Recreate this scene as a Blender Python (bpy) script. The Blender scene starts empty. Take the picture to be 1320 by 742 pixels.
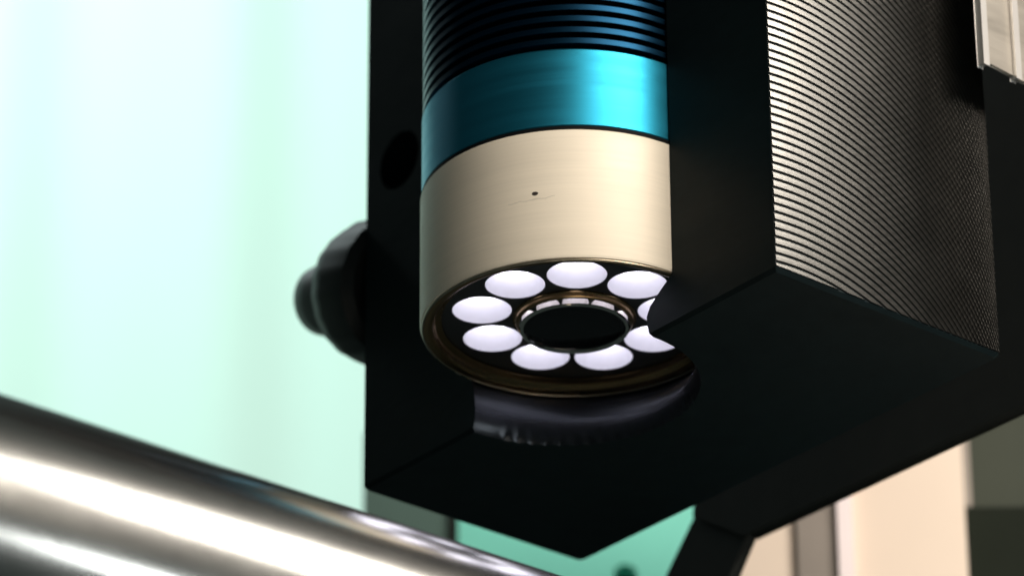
import bpy, bmesh, math, random
from mathutils import Vector, Matrix
random.seed(7)
S = 0.001                       # every length below is in millimetres
PI = math.pi
scene = bpy.context.scene
COL = scene.collection

# ------------------------------------------------------------------ camera
W, H, FPX = 1320, 742, 5844.57
PITCH, YAW, ROLL = 0.473786713, -0.880169152, -0.0061690192
CAM = Vector((398.56883, -339.026838, -255.115551))
FW = Vector((math.sin(YAW)*math.cos(PITCH), math.cos(YAW)*math.cos(PITCH), math.sin(PITCH)))
_r = Vector((math.cos(YAW), -math.sin(YAW), 0)); _u = _r.cross(FW)
RT = _r*math.cos(ROLL) + _u*math.sin(ROLL)
UP = -_r*math.sin(ROLL) + _u*math.cos(ROLL)
RH = Vector((math.cos(YAW), -math.sin(YAW), 0))      # horizontal right of the view
FH = Vector((math.sin(YAW), math.cos(YAW), 0))       # horizontal forward
cd = bpy.data.cameras.new('camera'); cam = bpy.data.objects.new('camera', cd); COL.objects.link(cam)
cd.lens = 36*FPX/W; cd.sensor_width = 36; cd.clip_start = 0.02; cd.clip_end = 20
m = Matrix((RT, UP, -FW)).transposed().to_4x4(); m.translation = CAM*S
cam.matrix_world = m
cd.dof.use_dof = True; cd.dof.focus_distance = 0.566; cd.dof.aperture_fstop = 26; cd.dof.aperture_blades = 0
scene.camera = cam

def ray(x, y): return (FW*FPX + RT*(x-W/2) + UP*(H/2-y)).normalized()
def hit_axis(x, y, ax, val):
    d = ray(x, y); return CAM + d*((val-CAM[ax])/d[ax])
def hit_back(x, y, F):          # vertical plane square to the view, F mm in front of the camera
    d = ray(x, y); q = CAM + d*(F/d.dot(FH)); return q

# ------------------------------------------------------------------ light
world = bpy.data.worlds.new('World'); scene.world = world; world.use_nodes = True
bg = world.node_tree.nodes['Background']; bg.inputs[0].default_value = (0.55, 0.75, 0.72, 1); bg.inputs[1].default_value = 0.05
scene.view_settings.view_transform = 'Standard'; scene.view_settings.look = 'None'
scene.view_settings.exposure = 0; scene.view_settings.gamma = 1; scene.view_settings.use_curve_mapping = False
def area(name, loc, target, sx, sy, power, col):
    l = bpy.data.lights.new(name, 'AREA'); l.shape = 'RECTANGLE'; l.size = sx*S; l.size_y = sy*S
    l.energy = power; l.color = col
    o = bpy.data.objects.new(name, l); COL.objects.link(o)
    o.location = Vector(loc)*S
    o.rotation_euler = (Vector(target)-Vector(loc)).to_track_quat('-Z', 'Y').to_euler()
    return o
area('key_softbox', (600, -30, 330), (0, 0, 30), 440, 260, 5.0, (1.0, 0.90, 0.78))
area('key_core', (600, 45, 335), (0, 0, 30), 150, 200, 1.5, (1.0, 0.91, 0.80))
area('side_lamp', (262, 200, 256), (39, 5, 36), 74, 64, 1.75, (1.0, 0.93, 0.84))
area('strip_lamp', (330, 173, -38), (0, -54, -38), 150, 42, 0.22, (0.95, 1.0, 1.0))
_wl = CAM + FH*900 - RH*300
area('wall_fill_light', (_wl.x, _wl.y, 600), tuple(CAM + FH*1150 - RH*110 + Vector((0, 0, 600))), 500, 160, 2.5, (0.86, 1.0, 1.0))  # unseen light added to brighten the wall behind

# ------------------------------------------------------------------ helpers
def mesh_obj(name, verts, faces, mat, parent=None, loc=(0, 0, 0), sharp=32, smooth=True):
    me = bpy.data.meshes.new(name)
    me.from_pydata([tuple(Vector(v)*S) for v in verts], [], faces)
    bm = bmesh.new(); bm.from_mesh(me)
    finish(bm, me, sharp, smooth)
    return link(name, me, mat, parent, loc)
def finish(bm, me, sharp=32, smooth=True):
    bmesh.ops.recalc_face_normals(bm, faces=bm.faces)
    if smooth:
        for f in bm.faces: f.smooth = True
        lim = math.radians(sharp)
        for e in bm.edges:
            if len(e.link_faces) == 2 and e.calc_face_angle(0) > lim: e.smooth = False
    bm.to_mesh(me); bm.free()
def link(name, me, mat, parent=None, loc=(0, 0, 0)):
    o = bpy.data.objects.new(name, me); COL.objects.link(o)
    if mat and not me.materials: me.materials.append(mat)
    o.location = Vector(loc)*S
    if parent: o.parent = parent
    return o
def empty(name, loc, rz=0):
    o = bpy.data.objects.new(name, None); COL.objects.link(o); o.empty_display_size = 0.01
    o.location = Vector(loc)*S; o.rotation_euler = (0, 0, rz); return o
def tag(o, label=None, cat=None, group=None, kind=None):
    if label: o['label'] = label
    if cat: o['category'] = cat
    if group: o['group'] = group
    if kind: o['kind'] = kind
    return o
def lathe(name, prof, mat, parent=None, loc=(0, 0, 0), seg=144, close=True, axis='Z', sharp=32):
    V, F = [], []; n = len(prof)
    for i in range(seg):
        a = 2*PI*i/seg; c, s = math.cos(a), math.sin(a)
        for r, z in prof:
            V.append((r*c, r*s, z) if axis == 'Z' else (z, r*c, r*s))
    for i in range(seg):
        j = (i+1) % seg
        for k in range(n if close else n-1):
            k2 = (k+1) % n
            F.append((i*n+k, j*n+k, j*n+k2, i*n+k2))
    return mesh_obj(name, V, F, mat, parent, loc, sharp)
def disc_fan(r, z, seg=48):
    V = [(r*math.cos(2*PI*i/seg), r*math.sin(2*PI*i/seg), z) for i in range(seg)]
    return V, [tuple(range(seg))]
def prism(name, poly, y0, y1, mat, parent=None, loc=(0, 0, 0), bevel=0.0, plane='XZ', smooth=False):
    """polygon in a plane, extruded along the third axis, edges bevelled"""
    n = len(poly)
    def P(a, b, t): return {'XZ': (a, t, b), 'YZ': (t, a, b), 'XY': (a, b, t)}[plane]
    V = [P(a, b, y0) for a, b in poly] + [P(a, b, y1) for a, b in poly]
    F = [tuple(range(n)), tuple(range(2*n-1, n-1, -1))] + [(i, (i+1) % n, n+(i+1) % n, n+i) for i in range(n)]
    me = bpy.data.meshes.new(name); me.from_pydata([tuple(Vector(v)*S) for v in V], [], F)
    bm = bmesh.new(); bm.from_mesh(me)
    if bevel:
        bmesh.ops.bevel(bm, geom=list(bm.edges), offset=bevel*S, segments=2, profile=0.5, affect='EDGES')
    finish(bm, me, 30, True)
    return link(name, me, mat, parent, loc)
def box(name, x0, x1, y0, y1, z0, z1, mat, parent=None, loc=(0, 0, 0), bevel=0.3):
    return prism(name, [(x0, z0), (x1, z0), (x1, z1), (x0, z1)], y0, y1, mat, parent, loc, bevel)
def cut(o, cutters):
    for c in cutters:
        md = o.modifiers.new('b', 'BOOLEAN'); md.operation = 'DIFFERENCE'; md.object = c; md.solver = 'EXACT'
    dg = bpy.context.evaluated_depsgraph_get(); dg.update()
    me = bpy.data.meshes.new_from_object(o.evaluated_get(dg))
    o.modifiers.clear(); old = o.data; o.data = me; bpy.data.meshes.remove(old)
    for c in cutters: bpy.data.objects.remove(c)
    bm = bmesh.new(); bm.from_mesh(me); finish(bm, me, 30)
    return o

# ------------------------------------------------------------------ materials
class NT:
    def __init__(s, name):
        s.m = bpy.data.materials.new(name); s.m.use_nodes = True
        s.t = s.m.node_tree; s.n = s.t.nodes; s.b = s.n['Principled BSDF']
    def new(s, t, **kw):
        n = s.n.new(t)
        for k, v in kw.items(): setattr(n, k, v)
        return n
    def lk(s, a, b): s.t.links.new(a, b)
    def coord(s, scale=(1, 1, 1)):
        tc = s.new('ShaderNodeTexCoord'); mp = s.new('ShaderNodeMapping'); mp.inputs['Scale'].default_value = scale
        s.lk(tc.outputs['Object'], mp.inputs['Vector']); return mp.outputs[0]
    def noise(s, vec, scale, detail=4, rough=.55):
        n = s.new('ShaderNodeTexNoise'); n.inputs['Scale'].default_value = scale; n.inputs['Detail'].default_value = detail
        n.inputs['Roughness'].default_value = rough; s.lk(vec, n.inputs['Vector']); return n.outputs['Fac']
    def ramp(s, fac, stops):
        r = s.new('ShaderNodeValToRGB'); cr = r.color_ramp
        while len(cr.elements) < len(stops): cr.elements.new(.5)
        for e, (p, c) in zip(cr.elements, stops): e.position = p; e.color = c if len(c) == 4 else (*c, 1)
        s.lk(fac, r.inputs[0]); return r.outputs[0]
    def rng(s, fac, a, b, lo=.3, hi=.7):
        r = s.new('ShaderNodeMapRange'); r.inputs[1].default_value = lo; r.inputs[2].default_value = hi
        r.inputs[3].default_value = a; r.inputs[4].default_value = b; s.lk(fac, r.inputs[0]); return r.outputs[0]
    def math(s, op, a, b=None):
        n = s.new('ShaderNodeMath', operation=op)
        for i, v in enumerate((a, b)):
            if v is None: continue
            if isinstance(v, (int, float)): n.inputs[i].default_value = v
            else: s.lk(v, n.inputs[i])
        return n.outputs[0]
    def bump(s, h, strength, dist=0.0001):
        b = s.new('ShaderNodeBump'); b.inputs['Strength'].default_value = strength; b.inputs['Distance'].default_value = dist
        s.lk(h, b.inputs['Height']); s.lk(b.outputs[0], s.b.inputs['Normal']); return b
def mix2(a, k): return tuple(min(1, c*k) for c in a)
def surf(name, col, metal=0, rough=.5, var=.12, scale=400, bump=.1, vec=(1, 1, 1), spec=.5, rvar=.08, bdist=0.00005):
    t = NT(name); v = t.coord(vec)
    f = t.noise(v, scale); g = t.noise(v, scale*.13, 5)
    h = t.math('ADD', t.math('MULTIPLY', f, .5), t.math('MULTIPLY', g, .5))
    c = t.ramp(h, [(.32, mix2(col, 1-var)), (.68, mix2(col, 1+var))])
    t.lk(c, t.b.inputs['Base Color']); t.lk(t.rng(g, rough-rvar, rough+rvar), t.b.inputs['Roughness'])
    t.b.inputs['Metallic'].default_value = metal; t.b.inputs['Specular IOR Level'].default_value = spec
    if bump: t.bump(f, bump, bdist)
    return t
def turned(name, col, rough, metal=1, bump=.25, var=.1, aniso=.5):
    """lathe-turned anodised metal: fine lines round the axis"""
    t = surf(name, col, metal, rough, var, 60, 0, (1, 1, 60), rvar=.05)
    v = t.coord((6, 6, 900)); t.bump(t.noise(v, 9, 3, .7), bump, 0.00003)
    tn = t.new('ShaderNodeTangent'); tn.direction_type = 'RADIAL'; tn.axis = 'Z'
    t.b.inputs['Anisotropic'].default_value = aniso; t.lk(tn.outputs[0], t.b.inputs['Tangent'])
    return t
M = {}
M['blue'] = turned('blue_anodised', (0.022, 0.25, 0.38), .45, var=.05, aniso=0).m
M['fin'] = turned('dark_blue_anodised', (0.006, 0.030, 0.062), .38, bump=.15, var=.05, aniso=0).m
M['groove'] = surf('groove_black', (0.004, 0.005, 0.006), 0, .6, bump=0, spec=.08).m
def cream():
    t = turned('champagne_anodised', (0.84, 0.76, 0.63), .58, metal=.12, bump=.10, var=.05, aniso=.2)
    # pit and hair scratch on the shell, in the angle and height of the tube
    tc = t.new('ShaderNodeTexCoord'); sp = t.new('ShaderNodeSeparateXYZ'); t.lk(tc.outputs['Object'], sp.inputs[0])
    ang = t.math('ARCTAN2', sp.outputs[1], sp.outputs[0])
    a0 = math.atan2(-FH.y, -FH.x)+math.radians(-14.7)
    arc = t.math('MULTIPLY', t.math('SUBTRACT', ang, a0), 20.0)            # mm round the tube
    z = t.math('MULTIPLY', sp.outputs[2], 1000.0)
    nz = t.noise(tc.outputs['Object'], 900, 3)
    dz = t.math('SUBTRACT', z, 9.55)
    d2 = t.math('ADD', t.math('POWER', t.math('ABSOLUTE', t.math('MULTIPLY', arc, .8)), 2.0), t.math('POWER', t.math('ABSOLUTE', t.math('MULTIPLY', dz, 1.2)), 2.0))
    dot = t.math('LESS_THAN', t.math('ADD', d2, t.math('MULTIPLY', nz, .05)), .14)
    sl = t.math('SUBTRACT', t.math('ADD', dz, 1.2), t.math('ADD', t.math('MULTIPLY', arc, .05), t.math('MULTIPLY', nz, .8)))
    line = t.math('MULTIPLY', t.math('LESS_THAN', t.math('ABSOLUTE', sl), .075), t.math('MULTIPLY', t.math('GREATER_THAN', arc, -3.6), t.math('LESS_THAN', arc, 2.6)))
    mk = t.math('MAXIMUM', dot, t.math('MULTIPLY', line, .2))
    mx = t.new('ShaderNodeMix', data_type='RGBA'); src = t.b.inputs['Base Color'].links[0].from_socket
    t.lk(mk, mx.inputs[0]); t.lk(src, mx.inputs[6]); mx.inputs[7].default_value = (.02, .012, .008, 1)
    t.lk(mx.outputs[2], t.b.inputs['Base Color'])
    t.lk(t.math('MULTIPLY', t.math('SUBTRACT', 1.0, mk), .12), t.b.inputs['Metallic'])
    return t.m
M['cream'] = cream()
M['bronze'] = turned('bronze_rim', (0.30, 0.20, 0.10), .28, bump=.1, var=.2).m
M['steel'] = turned('bright_steel', (0.72, 0.67, 0.60), .08, bump=.04, var=.1).m
M['bead'] = surf('glint_bead_metal', (0.42, 0.36, 0.27), 1, .32, .3, 300, .2, rvar=.12).m  # metal of the bead added for a glint on the rim
M['board'] = turned('black_ring_face', (0.03, 0.033, 0.036), .36, metal=.3, bump=.25).m
M['block'] = surf('black_anodised_block', (0.0060, 0.0125, 0.0140), 0, .55, .25, 300, .25, (1, 1, 3), spec=.13).m
def bore_mat():
    t = turned('black_bore', (0.028, 0.032, 0.038), .30, metal=.7, bump=.6); return t.m
M['bore'] = bore_mat()
def milled():
    t = surf('milled_black_face', (0.060, 0.058, 0.054), .9, .34, .2, 500, 0, rvar=.04)
    tc = t.new('ShaderNodeTexCoord'); sp = t.new('ShaderNodeSeparateXYZ'); t.lk(tc.outputs['Object'], sp.inputs[0])
    y = t.math('MULTIPLY', sp.outputs[1], 1000.0); z = t.math('MULTIPLY', sp.outputs[2], 1000.0)
    yy = t.math('SUBTRACT', y, 4.0)
    root = t.math('SQRT', t.math('MAXIMUM', t.math('SUBTRACT', 36.0*36.0, t.math('MULTIPLY', yy, yy)), 1.0))
    ph = t.math('ADD', z, t.math('MULTIPLY', root, 1.0))                  # the cutter's trailing edge crosses the grooves
    w = t.math('SINE', t.math('MULTIPLY', ph, 2*PI/1.15))
    msk = t.rng(y, 0.0, 1.0, 12, 24)
    fine = t.noise(t.coord((1, 1, 1)), 1500, 2)
    t.bump(t.math('ADD', t.math('MULTIPLY', t.math('MULTIPLY', w, msk), .5), t.math('MULTIPLY', fine, .35)), .18, 0.00008)
    return t.m
M['milled'] = milled()
M['knob'] = surf('black_knob', (0.012, 0.014, 0.014), 0, .5, .2, 300, .3).m
M['glass'] = surf('black_lens_glass', (0.004, 0.005, 0.006), 0, .06, .1, 200, 0, spec=.2, rvar=.01).m
M['cup'] = surf('white_led_cup', (0.86, 0.85, 0.90), 0, .45, .03, 400, 0).m
def emit(name, col, k):
    t = NT(name); t.b.inputs['Base Color'].default_value = (*col, 1)
    t.b.inputs['Emission Color'].default_value = (*col, 1); t.b.inputs['Emission Strength'].default_value = k
    return t.m
M['chip'] = emit('led_chip', (0.90, 0.88, 1.0), 3.5)
M['chrome'] = surf('polished_rod_steel', (0.66, 0.65, 0.62), 1, .18, .12, 2200, .03, (1, .25, 1), rvar=.008, bdist=.00006).m
M['wall'] = surf('pale_mint_wall', (0.64, 0.92, 0.83), 0, .8, .04, 12, .05, (1, 1, .05)).m
M['mint'] = surf('mint_paint', (0.17, 0.60, 0.50), 0, .5, .06, 60, .05).m
M['green'] = surf('grey_green_paint', (0.055, 0.105, 0.09), 0, .55, .12, 60, .05).m
M['creamp'] = surf('cream_paint', (0.68, 0.56, 0.46), 0, .55, .05, 30, .05).m
M['greybar'] = surf('grey_brown_metal', (0.22, 0.19, 0.165), .2, .5, .1, 60, .05).m
M['white'] = surf('pinkish_white_trim', (0.80, 0.70, 0.70), 0, .5, .04, 60, .05).m
M['dark'] = surf('dark_bracket_paint', (0.014, 0.015, 0.013), 0, .6, .2, 200, .15, spec=.15).m
M['olive'] = surf('dark_olive_panel', (0.007, 0.010, 0.006), 0, .7, .2, 60, .1, spec=.08).m
M['sage'] = surf('sage_grey_panel', (0.036, 0.042, 0.031), 0, .7, .1, 60, .1, spec=.15).m
M['alu'] = surf('brushed_aluminium', (0.62, 0.58, 0.52), .75, .42, .08, 200, .2, (1, 1, 8)).m
M['aluedge'] = surf('aluminium_edge_highlight', (0.90, 0.88, 0.86), .5, .35, .03, 200, .05).m  # chamfer highlights put into the colour as paler aluminium

# ------------------------------------------------------------------ setting: the pale wall far behind
def wall():
    V, F = [], []; nx, x0, x1 = 240, -900, 900
    for i in range(nx+1):
        x = x0 + (x1-x0)*i/nx
        d = 2.2*math.sin(x/11.0) + .8*math.sin(x/5.3+1.1)
        V += [(x, d, 40), (x, d, 480), (x, 30, 480), (x, 30, 40)]
    for i in range(nx):
        a, b = 4*i, 4*i+4
        F += [(a+k, b+k, b+(k+1) % 4, a+(k+1) % 4) for k in range(4)]
    F += [(0, 1, 2, 3), (4*nx+3, 4*nx+2, 4*nx+1, 4*nx)]
    p = CAM + FH*1150
    o = mesh_obj('wall', V, F, M['wall'], None, (p.x, p.y, 0), 60)
    o.rotation_euler = (0, 0, -YAW); tag(o, kind='structure')
wall()

# ------------------------------------------------------------------ the black mounting block
XA, XN, D, CY, R = -43.86, 39.02, 38.86, 0.78, 20.0
ZR, ZJ1, ZJ2, ZTOP = 7.29, 26.15, 37.89, 130.0
blk = empty('mounting_block', (0, 0, 0))
tag(blk, 'black anodised block gripping the blue and cream tube in a half round groove', 'mount')
NA = 120
def ring(cx, cy, r, z, ins=0.0, chat=0.0):
    """outline of the block at height z: front left, bore arc, front right, right face, back"""
    a0 = math.asin(max(-1, min(1, (0+ins-cy)/r)))
    aL, aR = PI - a0, a0                     # the arc runs from left opening through the back to the right opening
    pts = [(XA+ins+.5, ins, z)]
    for i in range(NA+1):
        a = aL + (aR-aL)*i/NA
        rr = r + (chat*(1 if (i//2) % 2 else -.2) if 8 < i < 75 else 0)
        pts.append((cx+rr*math.cos(a), max(ins, cy+rr*math.sin(a)) if 0 < i < NA else ins, z))
    pts += [(XN-ins-.08, ins, z), (XN-ins, ins+.08, z), (XN-ins, D-ins-.5, z), (XN-ins-.5, D-ins, z),
            (XA+ins+.5, D-ins, z), (XA+ins, D-ins-.5, z), (XA+ins, ins+.5, z)]
    return pts
def block_body():
    lv = [ring(-2.2, .4, 17.9, 0, .45, .22), ring(-2.2, .4, 17.6, .5, 0, .16), ring(-2.2, .4, 17.3, 1.6), ring(-2.2, .4, 17.2, 3.0),
          ring(-1.9, .45, 17.6, 4.2), ring(-.9, .6, 18.8, 5.8), ring(0, CY, R+.12, 7.2), ring(0, CY, R+.12, ZTOP)]
    n = len(lv[0]); V = [v for l in lv for v in l]; F = []
    for k in range(len(lv)-1):
        for i in range(n):
            j = (i+1) % n; F.append((k*n+i, k*n+j, (k+1)*n+j, (k+1)*n+i))
    F.append(tuple(range(n))); F.append(tuple(range((len(lv)-1)*n, len(lv)*n)))
    o = mesh_obj('body', V, F, M['block'], blk, sharp=28)
    o.data.materials.append(M['bore'])
    for f in o.data.polygons:
        vs = [i % n for i in f.vertices]
        if len(vs) == 4 and all(1 <= i <= NA+1 for i in vs): f.material_index = 1
    c = lathe('cutter', [(0.001, 0), (4.3, 0), (4.3, 14), (0.001, 14)], None, None, (-36, -2, 47.4), 40, True)
    c.rotation_euler = (-PI/2, 0, 0)
    me = c.data; bm = bmesh.new(); bm.from_mesh(me); bmesh.ops.remove_doubles(bm, verts=bm.verts, dist=2e-6)
    bm.to_mesh(me); bm.free()
    cut(o, [c])
block_body()
def milled_face():
    """fly-cut right face: the cutter's arcs as real ridges and grooves"""
    c0, RR, pitch = 4.0, 36.0, 1.15
    ny = 64; prof = [(0, -.03), (.10, -.17), (.20, -.18), (.30, .02), (.36, .03), (.68, .004)]
    ys = [.03 + (D-.5)*i/ny for i in range(ny+1)]
    rows = []
    for k in range(-4, 124):
        for u, h in prof:
            rows.append([(XN+.16+h, y, k*pitch+u*pitch - (RR - math.sqrt(max(RR*RR-(y-c0)**2, 1)))) for y in ys])
    V = [v for r_ in rows for v in r_]; F = []; n = ny+1
    for i in range(len(rows)-1):
        for j in range(ny): F.append((i*n+j, i*n+j+1, (i+1)*n+j+1, (i+1)*n+j))
    me = bpy.data.meshes.new('milled_face'); me.from_pydata([tuple(Vector(v)*S) for v in V], [], F)
    bm = bmesh.new(); bm.from_mesh(me)
    for z, nz in ((.6, -1), (118, 1)):
        bmesh.ops.bisect_plane(bm, geom=bm.verts[:]+bm.edges[:]+bm.faces[:], plane_co=(0, 0, z*S), plane_no=(0, 0, nz), clear_outer=True)
    bm.to_mesh(me); bm.free()
    if me.polygons[0].normal.x < 0: me.flip_normals()
    o = link('milled_face', me, M['milled'], blk); tag(o, 'black machined side face covered in pale curved cutter marks')
milled_face()

# ------------------------------------------------------------------ the inspection camera in the groove
ic = empty('inspection_camera', (0, CY, ZR))
tag(ic, 'blue and cream cylindrical inspection camera with a glowing ring of white lights', 'camera')
zj1, zj2 = ZJ1-ZR, ZJ2-ZR
hs = lathe('light_ring_housing', [(18.9, 0), (19.5, 0), (R-.12, .22), (R, .6), (R, zj1-.5), (R-.25, zj1-.25), (18.5, zj1-.25), (18.5, 5.2), (18.5, 1.3), (18.7, .5)], M['cream'], ic)
tag(hs, 'cream lower shell of the tube with a tiny dark pit')
lathe('rim_ring', [(17.2, 1.55), (17.2, 1.2), (18.0, .95), (18.35, .25), (18.85, -.02), (19.45, -.06), (19.72, .06), (19.5, .18), (18.92, .2), (18.6, .5), (18.45, 1.3), (18.45, 1.9)], M['bronze'], ic)
_b = [(19.62+.17*math.cos(2*PI*i/12), .02+.17*math.sin(2*PI*i/12)) for i in range(12)]
lathe('glint_bead', _b, M['bead'], ic, sharp=80)  # added bead, catches the lamps as a thin bright line
lathe('joint_gap', [(18.0, zj1-.3), (R-.1, zj1-.3), (R-.1, zj1+.17), (18.0, zj1+.17)], M['groove'], ic)
bc = lathe('collar', [(18, zj1+.2), (R-.35, zj1+.2), (R-.18, zj1+.4), (R-.18, zj2-.35), (R-.4, zj2-.1), (18, zj2-.1)], M['blue'], ic)
tag(bc, 'bright blue anodised smooth collar')
sl = lathe('finned_sleeve', [(16, zj2-.3), (18.5, zj2-.3), (18.5, 110), (16, 110)], M['groove'], ic)
fin_me = None
for k in range(16):
    z = zj2 + .62 + k*1.66
    if fin_me is None:
        f0 = lathe('fin', [(18.2, 0), (R-.75, 0), (R-.35, .12), (R-.3, .85), (R-.5, 1.02), (18.2, 1.05)], M['fin'], sl, (0, 0, z)); fin_me = f0.data
    else: link('fin', fin_me, None, sl, (0, 0, z))
# ring face with nine pockets
BZ = 1.7
bd = lathe('ring_face', [(6.6, BZ), (18.45, BZ), (18.45, BZ+4.2), (6.6, BZ+4.2)], M['board'], ic)
up_ang = math.atan2(-FH.y, -FH.x)
ctr = [(12.15*math.cos(up_ang+math.radians(40*k+1)), 12.15*math.sin(up_ang+math.radians(40*k+1))) for k in range(9)]
cutters = []
for x, y in ctr:
    V, F = [], []; n = 48
    for z in (BZ-1, BZ+3.4):
        V += [(x+3.85*math.cos(2*PI*i/n), y+3.85*math.sin(2*PI*i/n), z) for i in range(n)]
    F = [tuple(range(n)), tuple(range(2*n-1, n-1, -1))] + [(i, (i+1) % n, n+(i+1) % n, n+i) for i in range(n)]
    c = mesh_obj('cutter', V, F, None, None, (0, CY, ZR)); cutters.append(c)
cut(bd, cutters)
cup_me = chip_me = None
for x, y in ctr:
    if cup_me is None:
        cu = lathe('led_cup', [(3.83, BZ+.06), (3.55, BZ+1.3), (2.9, BZ+2.5), (2.6, BZ+3.1), (3.83, BZ+3.2)], M['cup'], ic, (x, y, 0), 48, sharp=60); cup_me = cu.data
        V, F = [], []
        for r_, z_ in ((2.75, BZ+2.85), (2.2, BZ+2.4), (1.4, BZ+2.05), (.6, BZ+1.9)):
            V += [(r_*math.cos(2*PI*i/32), r_*math.sin(2*PI*i/32), z_) for i in range(32)]
        for k in range(3): F += [(k*32+i, k*32+(i+1) % 32, k*32+32+(i+1) % 32, k*32+32+i) for i in range(32)]
        F.append(tuple(range(96, 128)))
        ch = mesh_obj('led_dome', V, F, M['chip'], cu, sharp=60); chip_me = ch.data
    else:
        cu = link('led_cup', cup_me, None, ic, (x, y, 0)); link('led_dome', chip_me, None, cu)
# lens in the middle
lt = lathe('lens_tube', [(5.6, BZ+5), (8.0, BZ+5), (8.0, BZ-.25), (7.7, BZ-.35), (7.62, 1.05), (7.5, .95), (6.9, .95), (6.3, 2.2), (5.6, 3)], M['bronze'], ic, seg=112)
lathe('bezel', [(7.26, 1.3), (7.25, 1.2), (7.2, .18), (7.02, 0), (6.62, .02), (6.5, .25), (6.5, 1.3)], M['steel'], lt, seg=112, sharp=20)
prof = [(6.55*math.sin(a), .3-.15*math.cos(a)) for a in [i*PI/2/12 for i in range(0, 13)]]
prof[0] = (.001, prof[0][1])
lathe('lens_glass', prof, M['glass'], lt, close=False, seg=96, sharp=80)

# ------------------------------------------------------------------ thumb screw on the hidden side of the block
kn = empty('thumb_screw', (XA, 8.0, 33.0))
kn.rotation_euler = (0, math.radians(17), 0)
tag(kn, 'blurred black thumb screw sticking out of the black block against the pale wall', 'screw')
def knob():
    V, F = [], []; n = 72
    prof = [(3, 0), (8.8, 0), (10.3, -1), (10.5, -6), (9.6, -9), (7.2, -11.5), (6.0, -13), (5.6, -17), (5.0, -20), (3.4, -21.8), (.01, -22.4)]
    for i in range(n):
        a = 2*PI*i/n
        for j, (r_, x) in enumerate(prof):
            rr = r_*(1+(.008*math.cos(a*20) if 1 <= j <= 4 else 0)); V.append((x, rr*math.cos(a), rr*math.sin(a)))
    m_ = len(prof)
    for i in range(n):
        j = (i+1) % n
        F += [(i*m_+k, j*m_+k, j*m_+k+1, i*m_+k+1) for k in range(m_-1)]
    mesh_obj('knurled_head', V, F, M['knob'], kn, (-1, 0, 0))
    lathe('shank', [(.01, 2), (3.0, 2), (3.0, -2), (.01, -2)], M['knob'], kn, axis='X', seg=32)
knob()

# ------------------------------------------------------------------ polished rod, lower left, along the depth of the block
RR = 20.0
XR = 21.0
e0 = hit_axis(0, 513, 0, XR); e1 = hit_axis(456, 648, 0, XR)
nx2, nz2 = .554, .833
ax = (XR-nx2*RR, 0, (e0.z+e1.z)/2-nz2*RR)
def rod():
    V, F = [], []; n = 128; prof = [(.01, -260), (RR-1.2, -260), (RR, -258.8)] + [(RR, -258.8+i*20.0) for i in range(1, 24)] + [(RR, 219), (RR-1.2, 220), (.01, 220)]
    for i in range(n):
        a = 2*PI*i/n
        for r_, y in prof: V.append((r_*math.cos(a), y, r_*math.sin(a)))
    m_ = len(prof)
    for i in range(n):
        j = (i+1) % n
        F += [(i*m_+k, j*m_+k, j*m_+k+1, i*m_+k+1) for k in range(m_-1)]
    o = mesh_obj('polished_rod', V, F, M['chrome'], None, ax)
    tag(o, 'thick polished steel rod with white reflections running along it', 'rod')
rod()

# ------------------------------------------------------------------ dark bracket behind the block
br = empty('dark_bracket', (0, 60, 0))
tag(br, 'dark out of focus bracket with a slanting leg behind the black block', 'bracket')
prism('back_plate', [(-32.9, 6.6), (95, 6.2), (95, 118), (-24, 118), (-43.5, 13.2)], 0, 2.5, M['dark'], br, bevel=.3)
prism('slanting_leg', [(-32.3, 7.6), (-42.6, 14.0), (-72, -18.5), (-56.5, -23.2)], .3, 2.2, M['dark'], br, bevel=.3)

# ------------------------------------------------------------------ pieces further back, in a vertical plane facing the view
def back(name, x0, x1, ytop, ybot, F, mat, parent, dy=0, th=6, bevel=.5):
    a = hit_back(x0, 680, F+dy); b = hit_back(x1, 680, F+dy)
    zt = hit_back((x0+x1)/2, ytop, F+dy).z; zb = hit_back((x0+x1)/2, ybot, F+dy).z
    base = CAM + FH*F
    la, lb = (a-base).dot(RH), (b-base).dot(RH)
    return box(name, la, lb, dy, dy+th, zb, zt, mat, parent, (0, 0, 0), bevel)
def back_root(name, F):
    base = CAM + FH*F
    return empty(name, (base.x, base.y, 0), -YAW)
F1 = 640
cp = back_root('cream_cabinet', F1); tag(cp, 'cream cabinet front with a grey brown post and thin white trim', 'cabinet')
back('panel', 922, 1036, 430, 900, F1, M['creamp'], cp, 0, 6)
back('post', 1037, 1081, 430, 900, F1, M['greybar'], cp, -1, 7, 1.2)
back('trim', 1083, 1096, 430, 900, F1, M['white'], cp, -2, 8, .4)
back('panel', 1098, 1241, 430, 900, F1, M['creamp'], cp, 0, 6)
sg = back_root('side_cabinet', F1+10); tag(sg, 'dark olive cabinet side with a sage grey upper panel next to the cream one', 'cabinet')
back('upper_panel', 1246, 1420, 440, 655, F1+10, M['sage'], sg, 0, 6)
back('edge_strip', 1246, 1253, 440, 650, F1+10, M['greybar'], sg, -2, 2, .2)
back('lower_panel', 1243, 1420, 656, 900, F1+10, M['olive'], sg, -3, 9)
F2 = 690
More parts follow.
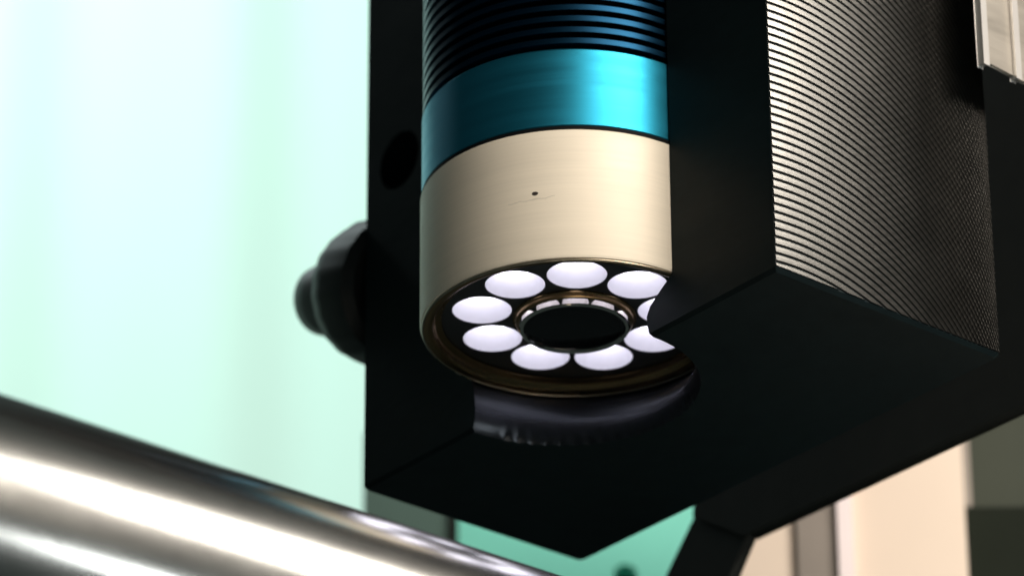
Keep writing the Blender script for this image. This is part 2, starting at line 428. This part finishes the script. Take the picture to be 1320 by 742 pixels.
mp = back_root('mint_plate', F2); tag(mp, 'mint green plate with a round hole seen below the black block', 'plate')
pl = back('plate', 590, 925, 560, 900, F2, M['mint'], mp)
hc = hit_back(806, 741, F2); base = CAM+FH*F2
cth = lathe('cutter', [(.001, -10), (2.05, -10), (2.05, 20), (.001, 20)], None, None, (0, 0, 0), 40)
bm = bmesh.new(); bm.from_mesh(cth.data); bmesh.ops.remove_doubles(bm, verts=bm.verts, dist=2e-6); bm.to_mesh(cth.data); bm.free()
cth.matrix_world = Matrix.Translation((CAM+FH*F2+RH*(hc-base).dot(RH)+Vector((0, 0, hc.z))-Vector((0, 0, (CAM+FH*F2).z)))*S) @ Matrix.Rotation(-YAW, 4, 'Z') @ Matrix.Rotation(-PI/2, 4, 'X')
bpy.context.view_layer.update()
cut(pl, [cth])
back('backing', 600, 918, 570, 890, F2, M['dark'], mp, 12, 4)
gp = back_root('green_plate', F2-6); tag(gp, 'narrow grey green plate between the pale wall and the mint plate', 'plate')
back('sheet', 472, 584, 560, 900, F2-6, M['green'], gp)
back('edge_lip', 584, 589, 560, 900, F2-6, M['dark'], gp, -1, 8, .2)

# ------------------------------------------------------------------ aluminium channel, upper right
XC = 46.0
q0 = hit_axis(1268, 82, 0, XC); q1 = hit_axis(1315, 101, 0, XC)
al = empty('aluminium_channel', (XC, q0.y, q0.z)); tag(al, 'pale aluminium channel end hanging beside the milled black block', 'channel')
wy = q1.y-q0.y
prism('web', [(.5, 1.0), (wy-.5, .6), (wy-.5, 60), (.5, 60)], -1.0, -.4, M['alu'], al, bevel=.15, plane='YZ')
prism('flange', [(0, 0), (.75, 0), (.75, 60), (0, 60)], -1.0, .25, M['aluedge'], al, bevel=.15, plane='YZ')
prism('flange', [(wy-.75, 0), (wy, 0), (wy, 60), (wy-.75, 60)], -1.0, .25, M['aluedge'], al, bevel=.15, plane='YZ')
prism('return_wall', [(wy+.05, .6), (wy+6, .6), (wy+6, 60), (wy+.05, 60)], -1.2, -.6, M['alu'], al, bevel=.15, plane='YZ')
